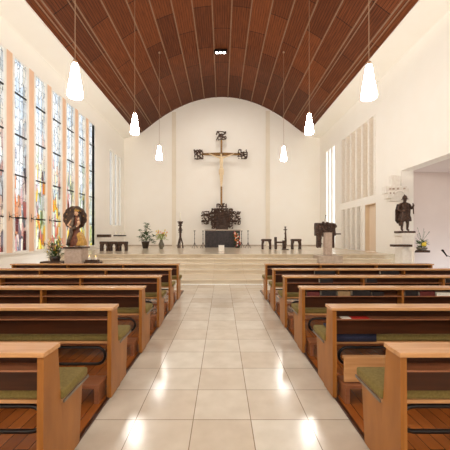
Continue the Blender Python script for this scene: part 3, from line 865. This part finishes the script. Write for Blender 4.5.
mb = MB(); mb.tube([(-.07,-.03,.86),(-.11,-.07,.64),(-.10,-.11,.42),(-.17,-.1,.2),(-.22,-.05,.04)], [.04,.055,.055,.06,.06], 8)
mb.tube([(.07,-.03,.86),(.12,-.08,.70),(.05,-.13,.58),(-.06,-.14,.52)], [.04,.045,.045,.05], 8); mb.build('blue_mantle', M['statue_blue'], t, True)
mb = MB(); mb.tube([(-.12,-.05,.78),(-.19,-.12,.64),(-.10,-.18,.58)], [.035,.03,.022], 7); mb.ball((-.08,-.19,.58), (.03,.02,.02), 1); mb.build('arm', M['skin'], t, True)
figure_face(t, (.01,-.03,.98), .075, M['skin'])
mb = MB(); mb.ball((.01,.005,.99), (.075,.075,.09), 2); mb.tube([(-.05,.02,.97),(-.09,.0,.86),(-.1,-.02,.76)], .03, 6); mb.tube([(.07,.02,.97),(.11,.0,.86),(.12,-.02,.76)], .03, 6); mb.build('hair', M['pot'], t, True)
mb = MB(); mb.lathe([(.06,1.04),(.07,1.06),(.075,1.10),(.05,1.07),(.05,1.04)], (.01,0,0), 12); mb.build('crown', M['statue_gold'], t)
k = MB(); k.ball((.13,-.14,.70), (.05,.05,.09), 1); k.ball((.13,-.16,.81), .04, 1); k.tube([(.12,-.15,.64),(.1,-.2,.58)], .022, 6); k.build('child', M['skin'], t, True)
mb = MB(); pts = []
for i in range(72):
    a = 2*PI*i/72; r = .345+.022*abs(math.sin(a*6)); pts.append((r*math.cos(a)-.12, r*math.sin(a)+.87))
mb.prism(pts, 'y', .14, .17)
mb.build('halo_disc', M['bronze'], t)
for a in range(8):
    mb = MB()
    q = 2*PI*a/10+.2; c_ = (.27*math.cos(q)-.12, .135, .27*math.sin(q)+.87)
    for j in range(3):
        w_ = j*PI/3; mb.tube([(c_[0]-.02*math.cos(w_), c_[1], c_[2]-.02*math.sin(w_)), (c_[0]+.02*math.cos(w_), c_[1], c_[2]+.02*math.sin(w_))], .005, 4)
    mb.build('star', M['statue_gold'], t)
MB().tube([(0,.155,.0),(-.03,.155,.55)], .02, 6).build('halo_post', M['bronze'], t)
# flower arrangement at the window
t = thing('flower_stand', 'dark low flower stand left of the stone pedestal', 'stand', ((54.5-VX)*ms, MY, 0))
MB().box(-.34, .34, -.17, .17, .76, .83, .008).build('tray', M['bronze'], t)
for sx in (-.28,.28): MB().box(sx-.03, sx+.03, -.12, .12, 0, .76).build('leg', M['bronze'], t)
rr = random.Random(21)
t = thing('flower_arrangement', 'large arrangement of pink lilies and yellow blossoms on the dark stand left of the Madonna', 'flowers', ((56.0-VX)*ms, MY-.05, .83))
MB().lathe([(0,0),(.12,0),(.15,.1),(.13,.16),(0,.14)], seg=14).build('bowl', M['pot'], t)
mb = MB(); tips = []
for i in range(46):
    a = rr.uniform(0,2*PI); r = rr.uniform(.05,.27); z = rr.uniform(.2,.74)-r*.35
    tips.append((r*math.cos(a), r*math.sin(a)*.6, z+.05)); mb.tube([(0,0,.12),(r*.5*math.cos(a), r*.3*math.sin(a), z*.8),tips[-1]], .005, 4)
for i in range(150):
    a = rr.uniform(0,2*PI); r = rr.uniform(.02,.19); z = rr.uniform(.10,.5)
    mb.leaf((r*math.cos(a), r*math.sin(a)*.6, z), (math.cos(a), math.sin(a), rr.uniform(-.2,1)), rr.uniform(.1,.2), .035)
mb.build('foliage', M['leaf'], t)
def blossoms(ids, nm, m_, sz):
    for i in ids:
        mb = MB()
        p = tips[i]
        for q in range(5): 
            a = 2*PI*q/5; mb.leaf(p, (math.cos(a), -.6, math.sin(a)), sz, sz*.5)
        mb.ball(p, sz*.25, 1)
        mb.build(nm, M[m_], t)
blossoms(range(0,16), 'pink_lily', 'pink', .075); blossoms(range(16,34), 'yellow_blossom', 'yellow', .05); blossoms(range(34,40), 'orange_blossom', 'orange', .05); blossoms(range(40,46), 'white_blossom', 'white_petal', .05)
# candle rack
t = thing('candle_rack', 'dark tray stand right of the stone pedestal carrying votive candles', 'stand', ((90-VX)*ms, MY, 0))
MB().box(-.12, .33, -.14, .14, .76, .82, .008).build('tray', M['bronze'], t)
MB().box(-.1, .25, -.1, .1, .82, .88, .01).build('upper_tray', M['bronze'], t)
MB().tube([(0,0,0),(0,0,.77)], .04, 8).build('post', M['bronze'], t); MB().lathe([(0,0),(.1,0),(.1,.02),(0,.03)], seg=14).build('base', M['bronze'], t)
cx0 = (90-VX)*ms
for i, (dx, lab) in enumerate(((-.02,'white votive candle on the dark tray, the left one'),(.17,'white votive candle on the dark tray, the right one'))):
    if i == 0:
        v0 = thing('votive_candle', lab, 'candle', (cx0+dx, MY, .881), 0, 'votive candles')
        MB().lathe([(0,0),(.04,0),(.042,.07),(0,.07)], seg=12).build('wax', M['candle'], v0)
        MB().tube([(0,0,.07),(0,0,.083)], .003, 4).build('wick', M['iron'], v0)
        MB().ball((0,0,.098), (.009,.009,.017), 1).build('flame', M['flame'], v0)
    else: dup(v0, (cx0+dx, MY, .881), lab)

# wall sconces between windows
def make_sconce():
    t = thing('wall_sconce', '', 'sconce', (0,0,0), 0, 'wire sconces on the salmon piers')
    MB().ball((.02,0,0), (.02,.04,.04), 1).build('mount', M['iron'], t)
    for a in (35, 145, 215, 325):
        d_ = Vector((0, math.cos(R(a)), math.sin(R(a))))
        MB().tube([(.02,0,0), tuple(Vector((.14,0,0))+d_*.26)], .006, 5).build('wire', M['iron'], t)
    mb = MB(); mb.tube([(.02,0,0),(.34,-.02,-.08)], .012, 5); mb.lathe([(0,-.08),(.04,-.075),(.03,-.04),(0,-.04)], (.34,-.02,0), 8); mb.build('arm', M['iron'], t)
    return t
sc0 = None
for y, lab in ((10.18, 'dark wire sconce on the salmon pier nearest the left frame edge'), (11.35, 'dark wire sconce on the second salmon pier from the left frame edge'), (12.52, 'dark wire sconce on the salmon pier left of the flower arrangement')):
    if sc0 is None: sc0 = make_sconce(); sc0.location = (-7.29, y, 2.25); sc0['label'] = lab
    else: dup(sc0, (-7.29, y, 2.25), lab)

# ------------------------------------------------------------------ right statue group
SY = 11.4; ss = SY/F
def QX(px): return (px-VX)*ss
def QZ(py): return EYE-(py-VY)*ss
cx = QX(404.5)
t = thing('white_pedestal', 'white stone pedestal under the bronze saint at the alcove corner', 'pedestal', (cx, SY, 0))
MB().box(-.20, .25, -.2, .3, 0, QZ(236), .008).build('pillar', M['white_stone'], t)
MB().box(-.25, .27, -.24, .3, QZ(236), QZ(233), .01).build('cap', M['white_stone'], t)
z0 = QZ(233)
t = thing('bronze_saint', 'dark bronze soldier saint with helmet standing on the white pedestal', 'statue', (cx, SY, z0))
MB().box(-.29, .30, -.2, .2, 0, .075, .01).build('base', M['bronze'], t)
H = .07
V = [(0,0,H+.62,(.15,.11)), (0,0,H+.78,(.14,.10)), (0,-.02,H+.95,(.18,.12)), (0,0,H+1.05,(.10,.07)), (0,0,H+1.11,(.045,.045)), (0,-.03,H+1.19,(.07,.08)), (0,-.02,H+1.26,(.06,.07)),
     (-.18,0,H+1.02,.06), (-.27,-.04,H+.84,.05), (-.20,-.16,H+.74,.035), (-.16,-.19,H+.72,.035),
     (.18,0,H+1.02,.06), (.27,-.02,H+.84,.05), (.28,-.10,H+.98,.035), (.28,-.12,H+1.02,.035),
     (-.09,0,H+.5,.08), (-.11,-.02,H+.28,.055), (-.11,0,H+.06,.04), (-.12,-.09,H+.03,.035),
     (.09,0,H+.5,.08), (.11,-.02,H+.28,.055), (.10,0,H+.06,.04), (.12,-.09,H+.03,.035)]
skin('body', V, E, M['bronze'], t)
mb = MB(); mb.lathe([(.13,H+.78),(.17,H+.68),(.23,H+.5),(.24,H+.38),(.20,H+.38),(.1,H+.7)], seg=18, sx=1, sy=.75)
for v in mb.bm.verts:
    a = math.atan2(v.co.y, v.co.x); f = 1+.08*math.sin(a*9); v.co.x *= f; v.co.y *= f
mb.build('tunic_skirt', M['bronze'], t, True)
mb = MB(); mb.prism([(-.22,H+1.05),(.2,H+1.05),(.30,H+.85),(.27,H+.5),(.12,H+.4),(-.2,H+.3),(-.28,H+.42),(-.30,H+.8)], 'y', .08, .13); mb.jitter(.02,7); mb.build('cloak', M['bronze'], t)
mb = MB(); mb.lathe([(.13,H+1.22),(.09,H+1.25),(.085,H+1.30),(.05,H+1.36),(0,H+1.38)], (0,-.02,0), 16); mb.tube([(0,.08,H+1.30),(0,0,H+1.40),(0,-.09,H+1.32)], .018, 6); mb.build('helmet', M['bronze'], t, True)
mb = MB(); mb.tube([(-.25,-.18,H+.25),(-.17,-.2,H+.72)], [.02,.03], 6); mb.lathe([(.05,0),(.08,.12),(.07,.13),(0,.02)], (-.26,-.18,H+.2), 10); mb.build('bucket', M['bronze'], t)
mb = MB(); mb.tube([(.26,-.14,H+.65),(.26,-.12,H+.9),(.26,-.1,H+1.06)], .02, 5); mb.build('staff', M['bronze'], t)
# canopy relief of white houses
t = thing('stone_canopy', 'white carved canopy with little arched windows above the bronze saint', 'relief', (cx, SY+.35, 0))
mb = MB()
mb.box(QX(391)-cx, QX(413)-cx, 0, .32, QZ(192), QZ(184.5), .012)
mb.box(QX(393)-cx, QX(399)-cx, -.05, .3, QZ(197), QZ(190.5), .012)
mb.box(QX(409)-cx, QX(414)-cx, -.05, .3, QZ(198), QZ(187), .012)
mb.box(QX(396)-cx, QX(412)-cx, .02, .32, QZ(200), QZ(192), .01)
mb.box(QX(398)-cx, QX(407)-cx, .1, .3, QZ(184.5), QZ(173), .01)
mb.build('house_blocks', M['white_stone'], t)
mb = MB()
for px, py in ((395,187.5),(398.5,187.5),(403,187.3),(409.5,187.3),(395,192),(398.5,192)):
    mb.box(QX(px)-cx-.03, QX(px)-cx+.03, -.052, .02, QZ(py)-.03, QZ(py)+.03)
mb.build('little_windows', M['stone'], t)
ar = [(.20*math.cos(PI*i/10), -.03, QZ(193.5)+.14*math.sin(PI*i/10)) for i in range(11)]
mb = MB(); mb.tube(ar, .03, 6); mb.build('arch', M['white_stone'], t, True)
tag(MB().box(QX(386.5), QX(405), SY-.45, SY-.22, QZ(246.3), QZ(244.2), .01).jitter(.006,8).build('bronze_shelf', M['bronze']), 'dark bronze shelf left of the white pedestal', 'shelf')
t = thing('stone_font', 'small white stone stand with a flared bowl before the white pedestal', 'font', (QX(402.5), SY-.62, 0))
MB().lathe([(.0,0),(.11,0),(.10,.06),(.06,.12),(.05,.6),(.06,.9),(.055,1.02),(.10,1.09),(.11,1.16),(.06,1.16),(0,1.12)], seg=16).build('pillar', M['white_stone'], t, True)
t = thing('flower_shelf', 'dark bronze bracket shelf on the right of the white pedestal holding flowers', 'shelf', (QX(419), SY-.1, 0))
MB().box(-.28, .28, -.12, .14, QZ(252.3), QZ(250), .01).build('slab', M['bronze'], t)
MB().box(-.29, -.22, 0, .1, QZ(256), QZ(251), .01).build('bracket', M['bronze'], t)
rr = random.Random(5)
t = thing('small_flower_bowl', 'low bowl with yellow rose and tall twigs beside the bronze saint', 'flowers', (QX(420), SY-.1, QZ(250)+.002))
MB().lathe([(0,0),(.14,0),(.20,.09),(.17,.10),(0,.06)], seg=16).build('bowl', M['vase'], t, True)
mb = MB()
for i in range(60):
    a = rr.uniform(0,2*PI); r = rr.uniform(.02,.16); mb.leaf((r*math.cos(a), r*math.sin(a)*.7, rr.uniform(.09,.35)), (math.cos(a), math.sin(a), rr.uniform(0,1.2)), .14, .04)
for i in range(9):
    a = rr.uniform(0,2*PI); r = rr.uniform(.1,.28); z = rr.uniform(.45,.85); mb.tube([(0,0,.05),(r*.3*math.cos(a), .0, z*.6),(r*math.cos(a), r*math.sin(a)*.5, z)], .005, 4); mb.ball((r*math.cos(a), r*math.sin(a)*.5, z), .014, 1)
mb.build('foliage', M['leaf'], t)
mb = MB(); mb.ball((0,-.12,.22), .085, 2)
mb.ball((.08,-.1,.3), .04, 1); mb.build('yellow_rose', M['yellow'], t)
mb = MB()
for p in ((-.12,-.1,.36),(.12,-.1,.2),(-.16,-.08,.2)): mb.ball(p, .035, 1)
mb.build('white_blooms', M['white_petal'], t)
# microphone stand at the right
t = thing('microphone_stand', 'black microphone on a slanting boom at the right frame edge behind the last pew', 'microphone', (7.0, 8.7, 0))
hx = (443-VX)*8.7/F
MB().tube([(0,0,0),(0,0,.98)], .012, 8).build('stand_pole', M['iron'], t, True)
MB().tube([(.15,0,.80),(hx-7.0+.10,0,1.02)], .009, 6).build('boom', M['iron'], t, True)
mb = MB(); mb.tube([(hx-7.0+.12,0,.99),(hx-7.0-.0,0,1.15)], [.018,.026], 8); mb.ball((hx-7.0-.01,0,1.16), .036, 2); mb.build('microphone_head', M['iron'], t, True)
for k_ in range(3):
    a = 2*PI*k_/3+.4; MB().tube([(0,0,.12),(.3*math.cos(a), .3*math.sin(a), .012)], .01, 6).build('foot', M['iron'], t)

# ------------------------------------------------------------------ light, world, camera
# area lights added as daylight outside the chancel slit windows, brightening the back wall
for sx_, z0_, z1_, e_ in ((-1, 2.3, 7.2, 25), (1, 1.05, 7.45, 80)):
    dl = bpy.data.lights.new('chancel_daylight', 'AREA'); dl.shape = 'RECTANGLE'; dl.size = z1_-z0_; dl.size_y = 2.2; dl.energy = e_; dl.color = (1,.97,.92)
    do = bpy.data.objects.new('chancel_daylight', dl); link(do); do.location = (sx_*(7.75 if sx_ < 0 else 7.86), 20.2, (z0_+z1_)/2); do.rotation_euler = (0, R(90)*sx_, 0)

w = bpy.data.worlds.new('World'); scene.world = w; w.use_nodes = True
bg = w.node_tree.nodes['Background']; bg.inputs[0].default_value = (.93,.97,1,1); bg.inputs[1].default_value = 1.1
# unseen fill light added behind the camera to brighten the room
al = bpy.data.lights.new('rear_fill', 'AREA'); al.shape = 'RECTANGLE'; al.size = 9; al.size_y = 5; al.energy = 260; al.color = (1,.95,.88)
ao = bpy.data.objects.new('rear_fill', al); link(ao); ao.location = (0, YR+.1, 5.5); ao.rotation_euler = (R(90), 0, 0)

cam = bpy.data.cameras.new('Camera'); co = bpy.data.objects.new('Camera', cam); link(co)
co.location = (0, 0, EYE); co.rotation_euler = (R(90), 0, 0)
cam.sensor_width = 36; cam.lens = F/450*36
cam.shift_x = 3/450; cam.shift_y = (VY-225)/450
cam.clip_start = .05; cam.clip_end = 200
scene.camera = co
scene.view_settings.view_transform = 'Standard'; scene.view_settings.look = 'None'
scene.view_settings.gamma = 1; scene.view_settings.use_curve_mapping = False
scene.view_settings.exposure = 0.42
scene.cycles.use_denoising = True
scene.cycles.max_bounces = 10; scene.cycles.diffuse_bounces = 6; scene.cycles.glossy_bounces = 3; scene.cycles.transparent_max_bounces = 8
scene.cycles.sample_clamp_indirect = 6
